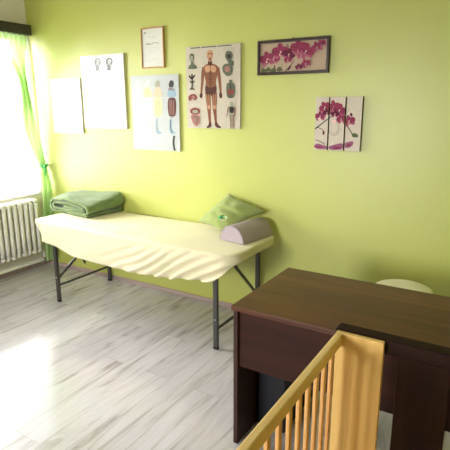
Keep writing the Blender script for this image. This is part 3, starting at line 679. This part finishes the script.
# three narrow orchid canvases
X0, X1, z0, z1 = -1.253, -.930, 1.363, 1.720; TQ = ((37, 40), (390, 28), (380, 420), (36, 422))
for nm, u0, u1, lab in (('canvas_print', 0, .292, 'left canvas of the orchid set, with two blooms and a thin dark stem'), ('canvas_print', .322, .645, 'middle canvas of the orchid set, with blooms above a pale round vase'), ('canvas_print', .678, 1, 'right canvas of the orchid set, mostly bare with one bloom and a bud')):
    xa, xb = X0 + (X1 - X0) * u0, X0 + (X1 - X0) * u1
    t = board(nm, lab, 'canvas print', xa, xb, z0, z1, .022, M_bedge, 'orchid canvases on the lime wall')
    A = Art(TQ, X0, X1, z0, z1, YW - .022, (u0, u1, 0, 1))
    A.add([(0, 0), (1, 0), (1, 1), (0, 1)], K_ivory, True)
    A.ell(188, 262, 44, 56, K_vase); A.ell(180, 252, 32, 42, K_ivory); A.line([(184, 200), (186, 222)], 30, K_lip)
    A.line([(34, 272), (80, 238), (132, 196), (190, 160)], 9, K_stem, 6); A.line([(60, 258), (92, 268), (106, 290)], 5, K_stem); A.ell(107, 296, 8, 16, K_orcd)
    A.line([(268, 220), (300, 262), (326, 300)], 8, K_stem, 6); A.blob([(318, 298), (340, 288), (364, 300), (362, 316), (330, 318)], K_leaf)
    flower(A, 110, 112, 44, .5); flower(A, 76, 178, 40, .1, K_orc); A.ell(70, 195, 12, 9, K_lip); flower(A, 128, 150, 30, .2, K_orcd); flower(A, 178, 108, 48, .2); flower(A, 222, 132, 50, -.2); flower(A, 190, 158, 32, 0, K_orcd); flower(A, 238, 192, 36, .4)
    flower(A, 298, 206, 44, .3, K_orc); A.blob([(300, 150), (314, 146), (320, 164), (306, 170)], K_orcd)
    A.blob([(36, 396), (60, 376), (100, 384), (140, 396), (136, 412), (60, 414)], K_mauve); A.blob([(150, 396), (200, 376), (250, 366), (262, 392), (236, 412), (170, 416)], K_mauve); A.ell(215, 400, 30, 9, K_orc); A.ell(80, 400, 30, 7, K_orc)
    A.blob([(262, 372), (300, 352), (332, 350), (326, 378), (298, 398), (268, 392)], K_mauve); A.line([(46, 350), (90, 362), (120, 380)], 5, K_stem); A.ell(300, 376, 14, 8, K_orc)
    A.build('print', t)

# ------------------------------------------------------------------ desk
DX0, DX1, DY0, DY1 = -1.076, .52, 1.79, 2.436
dk = thing('desk', 'dark walnut desk with a wide front panel at the right of the room', 'desk', ((DX0 + DX1) / 2, 2.11, 0))
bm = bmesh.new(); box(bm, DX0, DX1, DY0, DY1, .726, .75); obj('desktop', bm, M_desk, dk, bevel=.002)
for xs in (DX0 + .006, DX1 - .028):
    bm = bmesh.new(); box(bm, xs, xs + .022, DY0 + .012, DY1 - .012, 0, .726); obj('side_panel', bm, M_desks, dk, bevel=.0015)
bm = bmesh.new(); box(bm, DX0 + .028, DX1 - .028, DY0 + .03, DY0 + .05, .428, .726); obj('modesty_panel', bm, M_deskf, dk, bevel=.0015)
# box under the desk
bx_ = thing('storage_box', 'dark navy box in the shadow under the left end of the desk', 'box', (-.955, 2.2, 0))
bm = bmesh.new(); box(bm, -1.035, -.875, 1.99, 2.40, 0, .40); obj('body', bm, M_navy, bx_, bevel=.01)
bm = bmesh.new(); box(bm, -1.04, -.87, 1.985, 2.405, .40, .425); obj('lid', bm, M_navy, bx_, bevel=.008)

# ------------------------------------------------------------------ stool behind the desk
st = thing('stool', 'round ivory padded stool between the desk and the lime wall', 'stool', (-.53, 2.965, 0))
bm = bmesh.new(); lathe(bm, [(.15, .49), (.170, .492), (.178, .505), (.178, .535), (.170, .552), (.15, .560), (.09, .566), (.03, .567)], -.53, 2.965, 48); obj('seat', bm, M_stool, st, smooth=True)
bm = bmesh.new(); lathe(bm, [(.025, .14), (.025, .30), (.018, .30), (.018, .47), (.09, .475), (.09, .489)], -.53, 2.965, 20); obj('column', bm, M_chrome, st, smooth=False)
for k in range(5):
    a = 2 * math.pi * k / 5 + .5
    bm = bmesh.new(); bar(bm, (-.53 + .02 * math.cos(a), 2.965 + .02 * math.sin(a), .15), (-.53 + .21 * math.cos(a), 2.965 + .21 * math.sin(a), .06), .03, .022, Vector((0, 0, 1))); lg = obj('leg', bm, M_chrome, st, bevel=.003)
    bm = bmesh.new(); p = (-.53 + .205 * math.cos(a), 2.965 + .205 * math.sin(a)); tube(bm, [(p[0] - .012 * math.sin(a), p[1] + .012 * math.cos(a), .025), (p[0] + .012 * math.sin(a), p[1] - .012 * math.cos(a), .025)], .025, 14); tube(bm, [(p[0], p[1], .03), (p[0], p[1], .07)], .006, 8); obj('castor', bm, M_rubber, lg)

# ------------------------------------------------------------------ cot
CX0, CX1, CY0, CY1, CZ = -.471, .20, .22, 1.485, .90
ct = thing('cot', 'baby cot with light beech bars and a dark brown slatted end', 'cot', ((CX0 + CX1) / 2, .85, 0))
def side(x):
    bm = bmesh.new(); box(bm, x, x + .025, CY0, CY1, CZ - .042, CZ); rl = obj('top_rail', bm, M_pine_y, ct, bevel=.004)
    bm = bmesh.new(); box(bm, x, x + .025, CY0, CY1, .26, .30); obj('bottom_rail', bm, M_pine_y, ct, bevel=.004)
    y = 1.414; first = None
    while y > CY0 + .05:
        if first is None:
            bm = bmesh.new(); box(bm, x + .006, x + .018, y - .011, y + .011, .30, CZ - .042); first = obj('bar', bm, M_pine_bar, ct, bevel=.003); y_first = y
        else:
            c = first.copy(); c.parent = ct; c.location = (0, y - y_first, 0); C.objects.link(c)
        y -= .0676
side(CX0); side(CX1 - .025)
# far end: dark cap, corner boards, dark planks
bm = bmesh.new(); box(bm, CX0 - .012, CX1 + .012, CY1 + .021, CY1 + .082, CZ - .05, CZ + .004); obj('end_cap', bm, M_cotdx, ct, bevel=.009, seg=3)['label'] = 'dark brown cap rail'
for xa in (CX0, CX1 - .162):
    bm = bmesh.new(); box(bm, xa, xa + .162, CY1, CY1 + .02, 0, CZ); obj('corner_board', bm, M_pine_z, ct, bevel=.002)
bm = bmesh.new(); box(bm, -.266, -.105, CY1 + .024, CY1 + .046, .30, CZ - .04); obj('end_plank', bm, M_cotd, ct, bevel=.002)['label'] = 'dark brown vertical plank'
bm = bmesh.new(); box(bm, CX0 + .01, CX1 - .01, CY1 + .021, CY1 + .05, .25, .31); obj('end_rail', bm, M_cotdx, ct, bevel=.003)
# near end and base, below the view
bm = bmesh.new(); box(bm, CX0, CX1, CY0 - .02, CY0, 0, CZ - .02); obj('near_end_board', bm, M_pine_z, ct, bevel=.003)
bm = bmesh.new(); box(bm, CX0 + .025, CX1 - .025, CY0, CY1, .26, .275); obj('base_panel', bm, M_pine_y, ct)
